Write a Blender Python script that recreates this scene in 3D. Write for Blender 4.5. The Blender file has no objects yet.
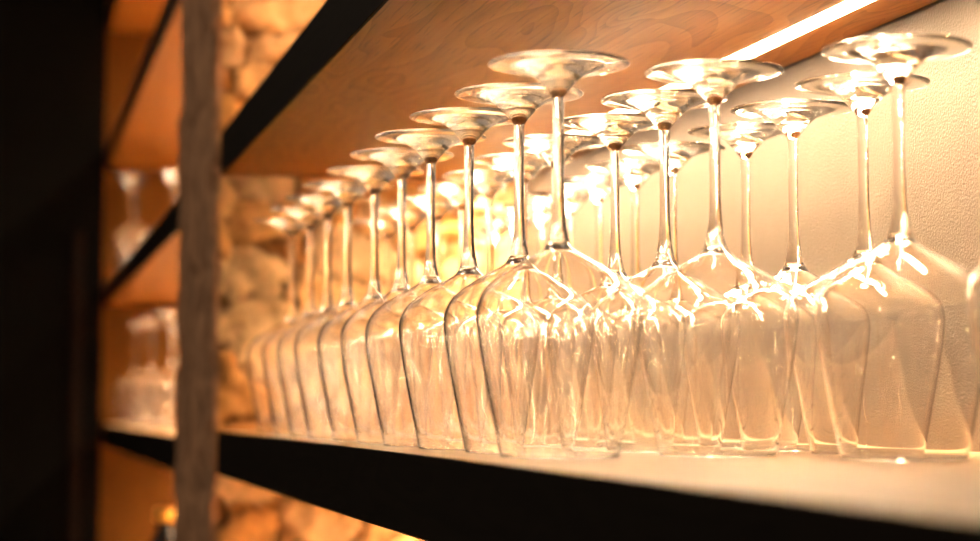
import bpy, math, random
from mathutils import Vector, noise

random.seed(7)
scene = bpy.context.scene
COL = scene.collection

# ------------------------------------------------------------------ layout
# s runs along the shelves away from the camera (world -X), d from the camera
# towards the plaster wall (world +Y), z up.  Camera stands at s = d = 0.
TOP = 1.20                  # top of the shelf that carries the glasses
EYE = TOP + 0.0295
GAP = 0.2981                # clear height between two shelves
THK = 0.0495                 # shelf thickness
PITCH = GAP + THK
FRONT = 0.2390              # front edge of all shelves
WALL = 0.600                # plaster wall
LED = 0.545                 # centre of the light strips
END = 2.080                  # stone nib wall: near side
NIB_FAR = 2.51
BAY2_END = 4.58


def P(s, d, z):
    return Vector((-s, d, z))


# ------------------------------------------------------------------ helpers
def new_obj(name, me, mat=None, parent=None):
    o = bpy.data.objects.new(name, me)
    COL.objects.link(o)
    if mat is not None:
        for m in (mat if isinstance(mat, (list, tuple)) else [mat]):
            me.materials.append(m)
    if parent is not None:
        o.parent = parent
    return o


def mesh(name, verts, faces, smooth=False, mats=None):
    me = bpy.data.meshes.new(name)
    me.from_pydata([tuple(v) for v in verts], [], faces)
    me.update()
    if smooth:
        for p in me.polygons:
            p.use_smooth = True
    if mats:
        for p, m in zip(me.polygons, mats):
            p.material_index = m
    return me


def tag(o, label, cat, group=None):
    o['label'] = label
    o['category'] = cat
    if group:
        o['group'] = group
    return o


def box_mesh(name, lo, hi, bevel=0.0):
    import bmesh
    bm = bmesh.new()
    bmesh.ops.create_cube(bm, size=1.0)
    for v in bm.verts:
        v.co = Vector([(lo[i] + hi[i]) / 2 + v.co[i] * (hi[i] - lo[i]) for i in range(3)])
    if bevel:
        bmesh.ops.bevel(bm, geom=list(bm.edges), offset=bevel, segments=2, affect='EDGES', profile=0.6)
    me = bpy.data.meshes.new(name)
    bm.to_mesh(me)
    bm.free()
    return me


def sbox(name, s0, s1, d0, d1, z0, z1, bevel=0.0):
    return box_mesh(name, (-max(s0, s1), min(d0, d1), min(z0, z1)), (-min(s0, s1), max(d0, d1), max(z0, z1)), bevel)


# ------------------------------------------------------------------ materials
def mat(name):
    m = bpy.data.materials.new(name)
    m.use_nodes = True
    nt = m.node_tree
    nt.nodes.clear()
    out = nt.nodes.new('ShaderNodeOutputMaterial')
    return m, nt, out


def N(nt, kind, **kw):
    n = nt.nodes.new(kind)
    for k, v in kw.items():
        if k.startswith('i_'):
            n.inputs[k[2:].replace('_', ' ')].default_value = v
        else:
            setattr(n, k, v)
    return n


def ramp(nt, fac, stops):
    r = nt.nodes.new('ShaderNodeValToRGB')
    el = r.color_ramp.elements
    el[0].position, el[0].color = stops[0][0], (*stops[0][1], 1)
    el[1].position, el[1].color = stops[-1][0], (*stops[-1][1], 1)
    for p, c in stops[1:-1]:
        e = el.new(p)
        e.color = (*c, 1)
    nt.links.new(fac, r.inputs['Fac'])
    return r.outputs['Color']


def wood(name, dark, mid, light, rough=0.34, spec=0.5, axis='X', bump=0.15, figure=20.0, pores=0.45):
    """Flat-sawn timber: contour figure, soft streaks and short dark pores along the grain."""
    m, nt, out = mat(name)
    L = nt.links.new
    tc = N(nt, 'ShaderNodeTexCoord')

    def field(along, across, **kw):
        mp = N(nt, 'ShaderNodeMapping')
        mp.inputs['Scale'].default_value = {'X': (along, across, across), 'Z': (across, across, along)}[axis]
        L(tc.outputs['Object'], mp.inputs['Vector'])
        n = N(nt, 'ShaderNodeTexNoise', **kw)
        L(mp.outputs['Vector'], n.inputs['Vector'])
        return n.outputs['Fac']

    def calc(op, a, b=None, c=None):
        q = N(nt, 'ShaderNodeMath', operation=op)
        for i, v in enumerate((a, b, c)):
            if v is None:
                continue
            if isinstance(v, (int, float)):
                q.inputs[i].default_value = v
            else:
                L(v, q.inputs[i])
        return q.outputs[0]
    n1 = field(1.5, 5.5, i_Scale=1.5, i_Detail=2.0, i_Distortion=0.5)
    ph = calc('FRACT', calc('MULTIPLY', n1, figure))
    ring = calc('POWER', ph, 1.6)                       # soft rise, sharp fall like growth rings
    n2 = field(5, 110, i_Scale=1.0, i_Detail=4.0, i_Roughness=0.65)
    tone = calc('MULTIPLY_ADD', ring, -0.24, calc('MULTIPLY_ADD', n2, 0.55, 0.32))
    c = ramp(nt, tone, [(0.15, dark), (0.48, mid), (0.80, light)])
    n3 = field(20, 420, i_Scale=1.0, i_Detail=1.0)
    pore = N(nt, 'ShaderNodeMapRange')
    pore.inputs['From Min'].default_value = 0.58
    pore.inputs['From Max'].default_value = 0.72
    pore.inputs['To Max'].default_value = pores
    L(n3, pore.inputs['Value'])
    mx = N(nt, 'ShaderNodeMix', data_type='RGBA')
    L(pore.outputs[0], mx.inputs['Factor'])
    L(c, mx.inputs['A'])
    mx.inputs['B'].default_value = (*[x * 0.35 for x in dark], 1)
    b = N(nt, 'ShaderNodeBsdfPrincipled')
    b.inputs['Roughness'].default_value = rough
    b.inputs['Specular IOR Level'].default_value = spec
    L(mx.outputs['Result'], b.inputs['Base Color'])
    bp = N(nt, 'ShaderNodeBump', i_Strength=bump, i_Distance=0.0006)
    L(n2, bp.inputs['Height'])
    L(bp.outputs['Normal'], b.inputs['Normal'])
    L(b.outputs[0], out.inputs['Surface'])
    return m


def plain(name, col, rough=0.5, metal=0.0, spec=0.5, noise_amt=0.0, scale=30.0):
    m, nt, out = mat(name)
    b = N(nt, 'ShaderNodeBsdfPrincipled')
    b.inputs['Base Color'].default_value = (*col, 1)
    b.inputs['Roughness'].default_value = rough
    b.inputs['Metallic'].default_value = metal
    b.inputs['Specular IOR Level'].default_value = spec
    if noise_amt:
        tc = N(nt, 'ShaderNodeTexCoord')
        n = N(nt, 'ShaderNodeTexNoise', i_Scale=scale, i_Detail=4.0)
        nt.links.new(tc.outputs['Object'], n.inputs['Vector'])
        c = ramp(nt, n.outputs['Fac'], [(0.3, tuple(x * (1 - noise_amt) for x in col)), (0.7, tuple(x * (1 + noise_amt) for x in col))])
        nt.links.new(c, b.inputs['Base Color'])
    nt.links.new(b.outputs[0], out.inputs['Surface'])
    return m


def plaster(name):
    m, nt, out = mat(name)
    L = nt.links.new
    tc = N(nt, 'ShaderNodeTexCoord')
    n1 = N(nt, 'ShaderNodeTexNoise', i_Scale=560.0, i_Detail=2.0)
    n2 = N(nt, 'ShaderNodeTexNoise', i_Scale=9.0, i_Detail=3.0)
    L(tc.outputs['Object'], n1.inputs['Vector'])
    L(tc.outputs['Object'], n2.inputs['Vector'])
    c = ramp(nt, n2.outputs['Fac'], [(0.3, (0.106, 0.080, 0.059)), (0.7, (0.121, 0.092, 0.068))])
    b = N(nt, 'ShaderNodeBsdfPrincipled')
    b.inputs['Roughness'].default_value = 0.5
    L(c, b.inputs['Base Color'])
    bp = N(nt, 'ShaderNodeBump', i_Strength=0.6, i_Distance=0.0012)
    L(n1.outputs['Fac'], bp.inputs['Height'])
    bp2 = N(nt, 'ShaderNodeBump', i_Strength=0.25, i_Distance=0.004)
    L(n2.outputs['Fac'], bp2.inputs['Height'])
    L(bp2.outputs['Normal'], bp.inputs['Normal'])
    L(bp.outputs['Normal'], b.inputs['Normal'])
    L(b.outputs[0], out.inputs['Surface'])
    return m


def stone(name):
    m, nt, out = mat(name)
    L = nt.links.new
    tc = N(nt, 'ShaderNodeTexCoord')
    at = N(nt, 'ShaderNodeAttribute', attribute_name='stone_tint')
    n1 = N(nt, 'ShaderNodeTexNoise', i_Scale=21.0, i_Detail=6.0, i_Roughness=0.68)
    n2 = N(nt, 'ShaderNodeTexNoise', i_Scale=140.0, i_Detail=4.0)
    L(tc.outputs['Object'], n1.inputs['Vector'])
    L(tc.outputs['Object'], n2.inputs['Vector'])
    c = ramp(nt, n1.outputs['Fac'], [(0.28, (0.46, 0.34, 0.24)), (0.5, (1.0, 0.92, 0.80)), (0.72, (1.28, 1.2, 1.04))])
    mx = N(nt, 'ShaderNodeMix', data_type='RGBA', blend_type='MULTIPLY')
    mx.inputs['Factor'].default_value = 1.0
    L(at.outputs['Color'], mx.inputs['A'])
    L(c, mx.inputs['B'])
    b = N(nt, 'ShaderNodeBsdfPrincipled')
    b.inputs['Roughness'].default_value = 0.9
    L(mx.outputs['Result'], b.inputs['Base Color'])
    bp = N(nt, 'ShaderNodeBump', i_Strength=0.6, i_Distance=0.004)
    L(n1.outputs['Fac'], bp.inputs['Height'])
    bp2 = N(nt, 'ShaderNodeBump', i_Strength=0.5, i_Distance=0.0012)
    L(n2.outputs['Fac'], bp2.inputs['Height'])
    L(bp.outputs['Normal'], bp2.inputs['Normal'])
    L(bp2.outputs['Normal'], b.inputs['Normal'])
    L(b.outputs[0], out.inputs['Surface'])
    return m


def solid_glass(name):
    m, nt, out = mat(name)
    g = N(nt, 'ShaderNodeBsdfGlass')
    g.inputs['Color'].default_value = (1.0, 0.9985, 0.996, 1)
    g.inputs['Roughness'].default_value = 0.0
    g.inputs['IOR'].default_value = 1.5
    nt.links.new(g.outputs[0], out.inputs['Surface'])
    return m


def thin_glass(name):
    """1 mm wall: light passes straight through, Fresnel reflection on each face."""
    m, nt, out = mat(name)
    L = nt.links.new
    lw = N(nt, 'ShaderNodeLayerWeight')
    lw.inputs['Blend'].default_value = 0.5
    pw = N(nt, 'ShaderNodeMath', operation='POWER')
    pw.inputs[1].default_value = 5.0
    L(lw.outputs['Facing'], pw.inputs[0])
    fr = N(nt, 'ShaderNodeMath', operation='MULTIPLY_ADD')
    fr.inputs[1].default_value = 0.955
    fr.inputs[2].default_value = 0.045
    L(pw.outputs[0], fr.inputs[0])
    tr = N(nt, 'ShaderNodeBsdfTransparent')
    p2 = N(nt, 'ShaderNodeMath', operation='POWER')
    p2.inputs[1].default_value = 6.0
    L(lw.outputs['Facing'], p2.inputs[0])
    c = ramp(nt, p2.outputs[0], [(0.0, (0.992, 0.992, 0.99)), (1.0, (0.72, 0.68, 0.63))])
    L(c, tr.inputs['Color'])
    gl = N(nt, 'ShaderNodeBsdfGlossy')
    gl.inputs['Roughness'].default_value = 0.0
    gl.inputs['Color'].default_value = (1, 1, 1, 1)
    tc = N(nt, 'ShaderNodeTexCoord')
    mp = N(nt, 'ShaderNodeMapping')
    mp.inputs['Scale'].default_value = (1, 1, 0.35)
    L(tc.outputs['Object'], mp.inputs['Vector'])
    wv = N(nt, 'ShaderNodeTexNoise', i_Scale=28.0, i_Detail=0.0)
    L(mp.outputs['Vector'], wv.inputs['Vector'])
    bp = N(nt, 'ShaderNodeBump', i_Strength=1.0, i_Distance=0.00025)
    L(wv.outputs['Fac'], bp.inputs['Height'])
    L(bp.outputs['Normal'], gl.inputs['Normal'])
    mx = N(nt, 'ShaderNodeMixShader')
    L(fr.outputs[0], mx.inputs[0])
    L(tr.outputs[0], mx.inputs[1])
    L(gl.outputs[0], mx.inputs[2])
    L(mx.outputs[0], out.inputs['Surface'])
    return m


def emitter(name, col, strength):
    m, nt, out = mat(name)
    e = N(nt, 'ShaderNodeEmission')
    e.inputs['Color'].default_value = (*col, 1)
    geo = N(nt, 'ShaderNodeNewGeometry')            # lens of the strip: narrower than Lambert
    dt = N(nt, 'ShaderNodeVectorMath', operation='DOT_PRODUCT')
    nt.links.new(geo.outputs['Normal'], dt.inputs[0])
    nt.links.new(geo.outputs['Incoming'], dt.inputs[1])
    ab = N(nt, 'ShaderNodeMath', operation='ABSOLUTE')
    nt.links.new(dt.outputs['Value'], ab.inputs[0])
    ml = N(nt, 'ShaderNodeMath', operation='MULTIPLY')
    ml.inputs[1].default_value = strength
    sq = N(nt, 'ShaderNodeMath', operation='POWER')
    sq.inputs[1].default_value = 1.6
    nt.links.new(ab.outputs[0], sq.inputs[0])
    nt.links.new(sq.outputs[0], ml.inputs[0])
    nt.links.new(ml.outputs[0], e.inputs['Strength'])
    nt.links.new(e.outputs[0], out.inputs['Surface'])
    return m


LED_POWER = 100.0
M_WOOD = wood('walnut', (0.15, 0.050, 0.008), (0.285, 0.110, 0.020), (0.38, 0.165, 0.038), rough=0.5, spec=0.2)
M_TOP = wood('walnut_brightened_top', (0.42, 0.23, 0.10), (0.57, 0.355, 0.18), (0.66, 0.44, 0.25), rough=0.30, pores=0.25)  # same walnut, colour lightened on top faces to brighten shelf, glasses and bounce
M_PANEL = wood('oak_panel', (0.075, 0.025, 0.002), (0.12, 0.042, 0.0035), (0.16, 0.060, 0.006), rough=0.6, spec=0.12, axis='Z')
M_DARK = wood('black_stained_wood', (0.004, 0.0028, 0.002), (0.007, 0.005, 0.0037), (0.012, 0.0085, 0.006), rough=0.6, spec=0.08, bump=0.3)
M_PLASTER = plaster('beige_plaster')
M_STONE = stone('rubble_stone')
M_GLASS = solid_glass('solid_crystal')
M_THIN = M_GLASS
M_LED_FAR = emitter('warm_diffuser_dimmed', (1.0, 0.72, 0.44), LED_POWER * 1.0)
M_LED_LOW = emitter('warm_diffuser_low', (1.0, 0.72, 0.44), LED_POWER * 1.0)
M_LED = emitter('warm_diffuser', (1.0, 0.72, 0.44), LED_POWER)
M_ALU = plain('anodised_channel', (0.10, 0.085, 0.07), 0.45, 0.8)
M_BLACK = plain('black_paint', (0.004, 0.0035, 0.003), 0.9, spec=0.05, noise_amt=0.2)
M_BROWN = plain('dark_brown_paint', (0.012, 0.006, 0.004), 0.8, spec=0.1)
M_FLOOR = plain('dark_floor', (0.05, 0.035, 0.025), 0.5, noise_amt=0.4, scale=4)
M_BOTTLE = plain('dark_bottle_glass', (0.008, 0.007, 0.006), 0.08)
M_GOLD = plain('gold_foil', (0.85, 0.50, 0.10), 0.35, 0.6)
M_PAPER = plain('dark_label_paper', (0.05, 0.035, 0.02), 0.8)


# ------------------------------------------------------------------ the setting
def structure(o):
    o['kind'] = 'structure'
    return o


structure(new_obj('wall_back', sbox('wall_back', -1.0, 4.5, WALL, WALL + 0.12, 0.0, 2.4), M_PLASTER))
structure(new_obj('floor', sbox('floor', -1.0, 4.5, -2.6, WALL + 0.12, -0.08, 0.0), M_FLOOR))
structure(new_obj('wall_end', sbox('wall_end', BAY2_END, BAY2_END + 0.03, 0.232, WALL, 0.0, 2.4), M_PANEL))
structure(new_obj('wall_far', sbox('wall_far', BAY2_END - 0.05, BAY2_END + 0.1, -2.6, 0.232, 0.0, 2.4), M_BLACK))
structure(new_obj('trim_1', sbox('trim_1', BAY2_END - 0.062, BAY2_END - 0.05, 0.160, 0.185, 0.0, TOP + 0.46, 0.002), M_BROWN))


# stone nib wall between the two bays, its rubble modelled in relief
def rubble(u0, u1, z0, z1, hmin, hmax, wmin, wmax, seed):
    """Irregular courses of stones: list of (zlo, zhi, [(ulo, uhi, tint, proud)])."""
    rnd = random.Random(seed)
    rows, z = [], z0
    while z < z1:
        h = rnd.uniform(hmin, hmax)
        row, u = [], u0 - rnd.uniform(0, wmax)
        while u < u1:
            w = rnd.uniform(wmin, wmax)
            row.append((u, u + w, rnd.random(), rnd.uniform(0, 0.010)))
            u += w
        rows.append((z, z + h, row))
        z += h
    return rows


def build_nib():
    R = 0.030
    fz = 0.224                              # front face depth
    # path of the plan outline: (s, d, nx_s, nx_d, zone)
    path = []
    step = 0.0055
    d = WALL
    while d > fz + R:
        path.append((END, d, -1, 0, 0))
        d -= step
    for k in range(7):
        a = math.pi / 2 * k / 6
        path.append((END + R - R * math.cos(a), fz + R - R * math.sin(a), -math.cos(a), -math.sin(a), 2 if k > 2 else 0))
    s = END + R + step
    while s < NIB_FAR - R:
        path.append((s, fz, 0, -1, 2))
        s += step
    for k in range(7):
        a = math.pi / 2 * k / 6
        path.append((NIB_FAR - R + R * math.sin(a), fz + R - R * math.cos(a), math.sin(a), -math.cos(a), 2 if k < 4 else 1))
    d = fz + R + 0.02
    while d < WALL:
        path.append((NIB_FAR, d, 1, 0, 1))
        d += 0.02
    path.append((NIB_FAR, WALL, 1, 0, 1))
    path[0] = (END, WALL, -1, 0, 0)
    us = [0.0]
    for a, b in zip(path, path[1:]):
        us.append(us[-1] + math.hypot(a[0] - b[0], a[1] - b[1]))
    zs = []
    z = 0.0
    while z < 2.4:
        zs.append(z)
        z += 0.0055 if TOP - 0.42 < z < TOP + 0.75 else 0.03
    zs.append(2.4)
    face = rubble(0, us[-1], 0, 2.45, 0.20, 0.36, 0.6, 0.9, 9)
    tints = [(0.76, 0.48, 0.22), (0.66, 0.36, 0.12), (0.84, 0.60, 0.33), (0.50, 0.23, 0.06), (0.80, 0.56, 0.32), (0.62, 0.31, 0.09), (0.72, 0.42, 0.16)]
    verts, cols = [], []
    for z in zs:
        for (s, d, ns, nd, zone), u in zip(path, us):
            q = Vector((s * 9, d * 9, z * 9))
            wz = z + 0.016 * noise.noise(q * 0.9 + Vector((3, 0, 0))) + 0.010 * noise.fractal(q * 3, 0.8, 2.1, 3)
            wu = u + 0.022 * noise.noise(q * 0.9 + Vector((0, 7, 0))) + 0.013 * noise.fractal(q * 3.1 + Vector((0, 0, 4)), 0.8, 2.1, 3)
            if zone == 2:
                dist, tint, proud = 0.0, 0.5, 0.0
                for zl, zh, row in face:
                    if zl <= wz < zh:
                        for ul, uh, tn, pr in row:
                            if ul <= wu < uh:
                                dist = min(wz - zl, zh - wz, wu - ul, uh - wu)
                                tint, proud = tn, pr
                                break
                        break
                e = min(1.0, dist / 0.010)
            else:
                dd_, pts = noise.voronoi(Vector((wu / 0.092, wz / 0.056, 4.37)))
                hsh = math.sin(pts[0].x * 12.9898 + pts[0].y * 78.233 + pts[0].z * 37.719) * 43758.5453
                tint = hsh - math.floor(hsh)
                proud = 0.012 * ((tint * 7.31) % 1.0)
                e = min(1.0, (dd_[1] - dd_[0]) / 0.11)
            e = 1 - (1 - e) ** 2.2
            fb = noise.fractal(q * 2.6, 0.9, 2.1, 5)
            fb2 = noise.fractal(q * 1.1 + Vector((11, 5, 2)), 0.9, 2.1, 3)
            if zone == 2:
                h = -0.004 * (1 - e) - 0.005 + 0.0045 * fb + 0.005 * fb2
                c = (0.41, 0.25, 0.155)
                k = 0.86 + 0.2 * tint + 0.34 * fb + 0.2 * fb2
                c = tuple(x * k for x in c)
            else:
                h = -0.019 * (1 - e) - 0.015 + proud * 1.3 + 0.0085 * fb + 0.004 * fb2
                c = Vector(tints[int(tint * len(tints)) % len(tints)])
                mortar = Vector((0.27, 0.145, 0.05))
                c = mortar.lerp(c, min(1, e * 1.15))
                k = 0.95 + 0.30 * fb
                c = tuple(max(0.03, x * k) for x in c)
            h = min(h, -0.0005)
            end = min(us[-1] - u, u) / 0.03
            h *= min(1, end) if zone == 0 else 1
            verts.append(P(s + ns * h, d + nd * h, z))
            cols.append((*[max(0.02, min(1, x)) for x in c], 1))
    n = len(path)
    faces = []
    for j in range(len(zs) - 1):
        for i in range(n - 1):
            faces.append((j * n + i, j * n + i + 1, (j + 1) * n + i + 1, (j + 1) * n + i))
    # back, bottom and top close the block
    faces.append(tuple((len(zs) - 1) * n + i for i in range(n)))
    faces.append(tuple(reversed(range(n))))
    m = len(zs) - 1
    faces.append((0, m * n, m * n + n - 1, n - 1))
    me = mesh('wall_left', verts, faces, smooth=True)
    for p in me.polygons[-3:]:
        p.use_smooth = False
    at = me.color_attributes.new('stone_tint', 'FLOAT_COLOR', 'POINT')
    at.data.foreach_set('color', [x for c in cols for x in c])
    structure(new_obj('wall_left', me, M_STONE))


build_nib()


# ------------------------------------------------------------------ shelves and light strips
def prism_along_s(name, prof, s0, s1):
    """Extrude a (d, z) outline along the shelf."""
    n = len(prof)
    v = [P(s0, d, z) for d, z in prof] + [P(s1, d, z) for d, z in prof]
    f = [(i, i + n, (i + 1) % n + n, (i + 1) % n) for i in range(n)]
    f += [tuple(reversed(range(n, 2 * n))), tuple(range(n))]
    me = mesh(name, v, f)
    import bmesh
    bm = bmesh.new()
    bm.from_mesh(me)
    bmesh.ops.recalc_face_normals(bm, faces=bm.faces)
    bm.to_mesh(me)
    bm.free()
    return me


def shelf(s0, s1, ztop, label, led_label, led_s0=None, led_mat=None):
    b = ztop - THK
    prof = [(FRONT + 0.003, b), (LED - 0.0095, b), (LED - 0.0095, b + 0.008), (LED + 0.0095, b + 0.008), (LED + 0.0095, b),
            (WALL - 0.0055, b), (WALL - 0.0055, ztop - 0.012), (WALL, ztop - 0.012), (WALL, ztop), (FRONT + 0.003, ztop)]
    root = bpy.data.objects.new('shelf', None)
    COL.objects.link(root)
    root.location = P((s0 + s1) / 2, (FRONT + WALL) / 2, b)
    tag(root, label, 'shelf', 'dark fronted wooden shelves')
    off = -root.location

    def part(name, me, m):
        for v in me.vertices:
            v.co += off
        return new_obj(name, me, m, root)
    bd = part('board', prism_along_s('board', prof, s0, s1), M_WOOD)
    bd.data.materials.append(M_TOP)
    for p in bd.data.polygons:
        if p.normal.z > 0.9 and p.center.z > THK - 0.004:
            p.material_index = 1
    part('front_edge', sbox('front_edge', s0, s1, FRONT, FRONT + 0.003, b, ztop, 0.0006), M_DARK)
    if led_label:
        a, c = (led_s0 or s0) + 0.012, s1 - 0.012
        strip = part('light_strip', prism_along_s('light_strip', [
            (LED - 0.0093, b + 0.0003), (LED - 0.0084, b + 0.0003), (LED - 0.0084, b + 0.0066), (LED + 0.0084, b + 0.0066),
            (LED + 0.0084, b + 0.0003), (LED + 0.0093, b + 0.0003), (LED + 0.0093, b + 0.0078), (LED - 0.0093, b + 0.0078)], a, c), M_ALU)
        strip['label'] = led_label
        df = part('diffuser', sbox('diffuser', a, c, LED - 0.0082, LED + 0.0082, b - 0.0005, b + 0.0064), led_mat or M_LED)
        df.parent = strip
    return root


N0, N1 = -0.75, END
F0, F1 = NIB_FAR, BAY2_END
FAR = dict(led_mat=M_LED_FAR)
FTOP = TOP - 0.016          # the far bay sits a little lower
shelf(N0, N1, TOP + 2 * PITCH, 'dark-fronted walnut shelf topmost in the near bay, over the stone wall', 'warm light strip under the topmost shelf of the near bay')
shelf(N0, N1, TOP + PITCH, 'dark-fronted walnut shelf directly above the big wine glasses', 'glowing warm light strip over the big wine glasses', 0.87)
shelf(N0, N1, TOP, 'dark-fronted walnut shelf the big rows of wine glasses stand on', 'warm light strip under the shelf of big wine glasses', led_mat=M_LED_LOW)
shelf(N0, N1, TOP - PITCH, 'walnut shelf below the glass shelf in the near bay', None)
shelf(F0, F1, FTOP + 3 * PITCH, 'topmost walnut shelf of the far bay', 'warm light strip under the topmost shelf of the far bay', **FAR)
shelf(F0, F1, FTOP + 2 * PITCH, 'blurred shelf in the far bay, steepest dark diagonal beside the black wall', 'warm light strip under the highest visible shelf of the far bay', **FAR)
shelf(F0, F1, FTOP + PITCH, 'blurred dark-fronted middle shelf of the far bay, left of the stone pillar', 'warm light strip under the middle shelf of the far bay', **FAR)
shelf(F0, F1, FTOP, 'blurred lower shelf of the far bay with glasses, left of stone pillar', 'warm light strip under the lower glass shelf of the far bay', **FAR)
shelf(F0, F1, FTOP - PITCH, 'bottom walnut shelf of the far bay carrying the dark bottle', None)


# ------------------------------------------------------------------ wine glasses (upside down)
SEG = 112
GH = 0.2285


def lathe(name, prof, closed=False, mats=None, seg=SEG):
    """Revolve (r, z); r = 0 makes a pole."""
    v, f, mi = [], [], []
    rings = []
    for r, z in prof:
        if r <= 1e-6:
            rings.append([len(v)])
            v.append((0, 0, z))
        else:
            rings.append(list(range(len(v), len(v) + seg)))
            v += [(r * math.cos(2 * math.pi * i / seg), r * math.sin(2 * math.pi * i / seg), z) for i in range(seg)]
    for k, (a, b) in enumerate(zip(rings, rings[1:])):
        for i in range(seg):
            j = (i + 1) % seg
            if len(a) == 1:
                f.append((a[0], b[j], b[i]))
            elif len(b) == 1:
                f.append((a[i], a[j], b[0]))
            else:
                f.append((a[i], a[j], b[j], b[i]))
            mi.append(mats[k] if mats else 0)
    return mesh(name, v, f, smooth=True, mats=mi if mats else None)


def spline(pts, n=5):
    """Catmull-Rom through (r, z) points."""
    out = []
    p = [pts[0]] + list(pts) + [pts[-1]]
    for i in range(1, len(p) - 2):
        for k in range(n):
            t = k / n
            q = []
            for a in range(2):
                p0, p1, p2, p3 = p[i - 1][a], p[i][a], p[i + 1][a], p[i + 2][a]
                q.append(0.5 * (2 * p1 + (p2 - p0) * t + (2 * p0 - 5 * p1 + 4 * p2 - p3) * t * t + (3 * p1 - p0 - 3 * p2 + p3) * t ** 3))
            out.append(tuple(q))
    out.append(pts[-1])
    return out


J1, J2 = (0.0036, 0.2085), (0.0064, 0.1240)       # joints foot|stem and stem|bowl
# profiles run downwards with the outside on the left hand
foot_prof = [(0.0, GH - 0.0046)] + spline([(0.008, GH - 0.0041), (0.018, GH - 0.0026), (0.028, GH - 0.0012), (0.0375, GH - 0.0003), (0.0409, GH), (0.0414, GH - 0.0004), (0.0411, GH - 0.0008)], 3) \
    + spline([(0.0375, GH - 0.0014), (0.028, GH - 0.0026), (0.0215, GH - 0.0044), (0.0160, GH - 0.0066), (0.0118, GH - 0.0100), (0.0085, GH - 0.0136), (0.0055, GH - 0.0172), J1], 4)
stem_prof = spline([J1, (0.0033, 0.195), (0.0032, 0.170), (0.0034, 0.150), (0.0043, 0.135), J2], 5)
outer = spline([J2, (0.0100, 0.1188), (0.0175, 0.1143), (0.0275, 0.1090), (0.0365, 0.1030), (0.0432, 0.0968), (0.0470, 0.0900),
                (0.0484, 0.0828), (0.0478, 0.0745), (0.0455, 0.0580), (0.0424, 0.0410), (0.0388, 0.0220), (0.0345, 0.0006)], 7)
TH = 0.0009


def inset(prof, t):
    res = []
    for i, (r, z) in enumerate(prof):
        a, b = prof[max(0, i - 1)], prof[min(len(prof) - 1, i + 1)]
        dr, dz = b[0] - a[0], b[1] - a[1]
        l = math.hypot(dr, dz) or 1
        res.append((r + dz / l * t, z - dr / l * t))
    return res


inner = [(r, z) for r, z in inset(outer, TH) if z < 0.1185 and r > 0.006]
bowl_prof = outer + [(0.0341, 0.0)] + list(reversed(inner)) + spline([(inner[0][0] * 0.62, inner[0][1] + 0.0022), (inner[0][0] * 0.3, inner[0][1] + 0.0034), (0.0, inner[0][1] + 0.0038)], 3)
bowl_mats = [1 if min(a[1], b[1]) > 0.1165 else 0 for a, b in zip(bowl_prof, bowl_prof[1:])]
ME_FOOT = lathe('foot', foot_prof)
ME_STEM = lathe('stem', stem_prof, seg=48)
ME_BOWL = lathe('bowl', bowl_prof, mats=bowl_mats)
ME_FOOT.materials.append(M_GLASS)
ME_STEM.materials.append(M_GLASS)
ME_BOWL.materials.append(M_THIN)
ME_BOWL.materials.append(M_GLASS)
import bmesh
for me_ in (ME_FOOT, ME_STEM, ME_BOWL):
    mid = sum((p.normal.dot(Vector((p.center.x, p.center.y, 0))) for p in list(me_.polygons)[:SEG * 8]))
glass_n = 0


def wine_glass(s, d, z, label, group):
    global glass_n
    root = bpy.data.objects.new('wine_glass', None)
    COL.objects.link(root)
    root.location = P(s, d, z + 0.0002)
    root.rotation_euler = (0, 0, random.uniform(0, 6.28))
    tag(root, label, 'wine glass', group)
    for nm, me in (('bowl', ME_BOWL), ('stem', ME_STEM), ('foot', ME_FOOT)):
        o = bpy.data.objects.new(nm, me)
        COL.objects.link(o)
        o.parent = root
    return root


ordn = ['nearest', 'second', 'third', 'fourth', 'fifth', 'sixth', 'seventh', 'eighth', 'ninth', 'tenth']


FPX, X0, Y0 = 1790.0, 3.5, 405.6
PITCH_A = math.atan((Y0 - 270.5) / FPX)
YAW = math.atan((490 - X0) * math.cos(PITCH_A) / FPX)


def at_height(x, y, z):
    """Where the line of sight through (x, y) of the photograph meets height z."""
    a, b = (x - 490) / FPX, (270.5 - y) / FPX
    cy_, sy_, cp, sp = math.cos(YAW), math.sin(YAW), math.cos(PITCH_A), math.sin(PITCH_A)
    ds = cy_ * cp - sy_ * a - cy_ * sp * b
    dd = sy_ * cp + cy_ * a - sy_ * sp * b
    dz = sp + cp * b
    k = (z - EYE) / dz
    return ds * k, dd * k


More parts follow.
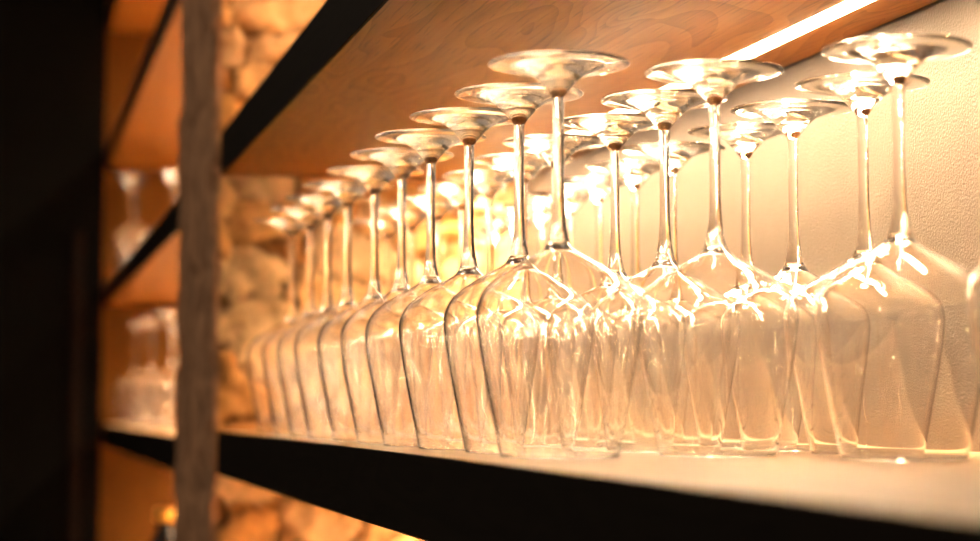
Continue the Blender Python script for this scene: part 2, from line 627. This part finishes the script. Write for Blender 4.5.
ROW_A = [(559.5, 64), (522.5, 95), (469.5, 117), (433, 136.5), (402, 155), (375, 171.6), (348, 186), (328, 199), (310.5, 210.5), (292.5, 221)]
ROW_B = [(713, 72), (662, 100.7), (616, 122), (556, 142), (523, 160), (489, 176), (463, 188.5), (438, 201), (412, 212), (389, 222.5)]
ROW_D = [(862, 84), (787.5, 109), (745, 131), (672, 149), (634.5, 166), (598.5, 181), (569, 195), (541, 206.5), (516, 217.5), (493, 227.5)]
ROWD = [('front', ROW_A), ('middle', ROW_B), ('back', ROW_D), ('stray', [(897, 49)])]
spots = [[rn, k, *at_height(x, y, TOP + GH)] for rn, row in ROWD for k, (x, y) in enumerate(row)]
spots.append(['stray', 1, 0.752, 0.492])
for it in range(300):                                   # neighbours just clear of one another
    for i in range(len(spots)):
        for j in range(i):
            a, b = spots[i], spots[j]
            ds, dd = a[2] - b[2], a[3] - b[3]
            q = math.hypot(ds, dd)
            if q < 0.0975:
                k = (0.0975 - q) / q * 0.5
                a[2] += ds * k
                a[3] += dd * k
                b[2] -= ds * k
                b[3] -= dd * k
    for a in spots:
        a[2] = min(a[2], END - 0.0495)
        a[3] = min(a[3], WALL - 0.0500)
for rn, k, s, d in spots:
    if rn == 'stray':
        lb = ['big upside-down wine glass at right with the highest foot, in front of the back row',
              'blurred wine glass cut off by the right edge of the photo'][k]
        wine_glass(s, d, TOP, lb, 'stray wine glasses at the right')
        continue
    if k == 0:
        lb = 'clear upside-down wine glass nearest the camera in the %s row' % rn
    elif k == 9:
        lb = 'clear upside-down wine glass at the stone wall end of the %s row' % rn
    else:
        lb = 'clear upside-down wine glass, %s from the near end of the %s row' % (ordn[k], rn)
    wine_glass(s, d, TOP, lb, 'upside-down wine glasses in the %s row' % rn)
print('SPOTS', [(a[0], a[1], round(a[2], 3), round(a[3], 3)) for a in spots])

FAR_LOW = [(4.10, 0.287, 'left'), (3.91, 0.307, 'middle'), (3.56, 0.318, 'right, half behind the stone pillar'), (4.30, 0.40, 'rear, deepest on the shelf')]
for s, d, w in FAR_LOW:
    wine_glass(s, d, FTOP, 'blurred upside-down wine glass on the far bay lower shelf, %s' % w, 'wine glasses on the far bay lower shelf')
FAR_UP = [(4.19, 0.283, 'left'), (4.31, 0.290, 'left rear, by the end panel'), (4.12, 0.370, 'right, beside the stone pillar'), (4.23, 0.383, 'right rear, deepest on the shelf')]
for s, d, w in FAR_UP:
    wine_glass(s, d, FTOP + PITCH, 'blurred upside-down wine glass on the far bay middle shelf, %s' % w, 'wine glasses on the far bay middle shelf')

# ------------------------------------------------------------------ bottle in the far bay
root = bpy.data.objects.new('bottle', None)
COL.objects.link(root)
root.location = P(3.25, 0.281, FTOP - PITCH)
root.scale = (1, 1, 1.085)
tag(root, 'blurred squat dark bottle with a gold cap, low beside the stone pillar', 'bottle')
bp = [(0.0, 0.004), (0.030, 0.0)] + spline([(0.040, 0.003), (0.043, 0.012), (0.043, 0.070), (0.042, 0.100), (0.034, 0.126), (0.021, 0.145), (0.0145, 0.159), (0.0135, 0.169)], 4) + [(0.0155, 0.1695), (0.0155, 0.173), (0.0, 0.173)]
me = lathe('body', list(reversed(bp)), seg=40)
new_obj('body', me, M_BOTTLE, root)
cp = [(0.0, 0.195), (0.013, 0.195), (0.0165, 0.193), (0.0172, 0.189), (0.0172, 0.1735), (0.0160, 0.1732), (0.0, 0.1732)]
new_obj('cap', lathe('cap', cp, seg=32), M_GOLD, root)
lb_ = [(0.0434, 0.070), (0.0438, 0.069), (0.0438, 0.026), (0.0434, 0.025)]
new_obj('paper_label', lathe('paper_label', lb_, seg=40), M_PAPER, root)

# consistent outward normals for every solid of revolution
for me_ in (ME_FOOT, ME_STEM, ME_BOWL):
    bm = bmesh.new()
    bm.from_mesh(me_)
    bm.normal_update()
    # first side faces decide: outside must point away from the axis
    f = max(bm.faces, key=lambda q: math.hypot(q.calc_center_median().x, q.calc_center_median().y))
    c = f.calc_center_median()
    if f.normal.dot(Vector((c.x, c.y, 0))) < 0:
        bmesh.ops.reverse_faces(bm, faces=list(bm.faces))
    bm.to_mesh(me_)
    bm.free()

# ------------------------------------------------------------------ world, camera, view
w = bpy.data.worlds.new('dim_room')
scene.world = w
w.use_nodes = True
bg = w.node_tree.nodes.get('Background') or w.node_tree.nodes.new('ShaderNodeBackground')
bg.inputs['Color'].default_value = (1.0, 0.74, 0.52, 1)
bg.inputs['Strength'].default_value = 0.075

cam = bpy.data.cameras.new('camera')
co = bpy.data.objects.new('camera', cam)
COL.objects.link(co)
cam.sensor_width = 36
cam.sensor_fit = 'HORIZONTAL'
cam.lens = FPX / 980 * 36
co.location = (0, 0, EYE)
co.rotation_euler = (math.pi / 2 + PITCH_A, 0, math.pi / 2 - YAW)
cam.clip_start = 0.02
cam.dof.use_dof = True
cam.dof.focus_distance = 1.20
cam.dof.aperture_fstop = 4.8
scene.camera = co

scene.view_settings.view_transform = 'Standard'
scene.view_settings.look = 'None'
scene.view_settings.gamma = 1
scene.view_settings.use_curve_mapping = False
scene.view_settings.exposure = 2.12
cy = scene.cycles
cy.max_bounces = 90
cy.diffuse_bounces = 5
cy.glossy_bounces = 16
cy.transmission_bounces = 84
cy.transparent_max_bounces = 64
cy.caustics_reflective = True
cy.caustics_refractive = True
cy.blur_glossy = 0.3
cy.sample_clamp_indirect = 60
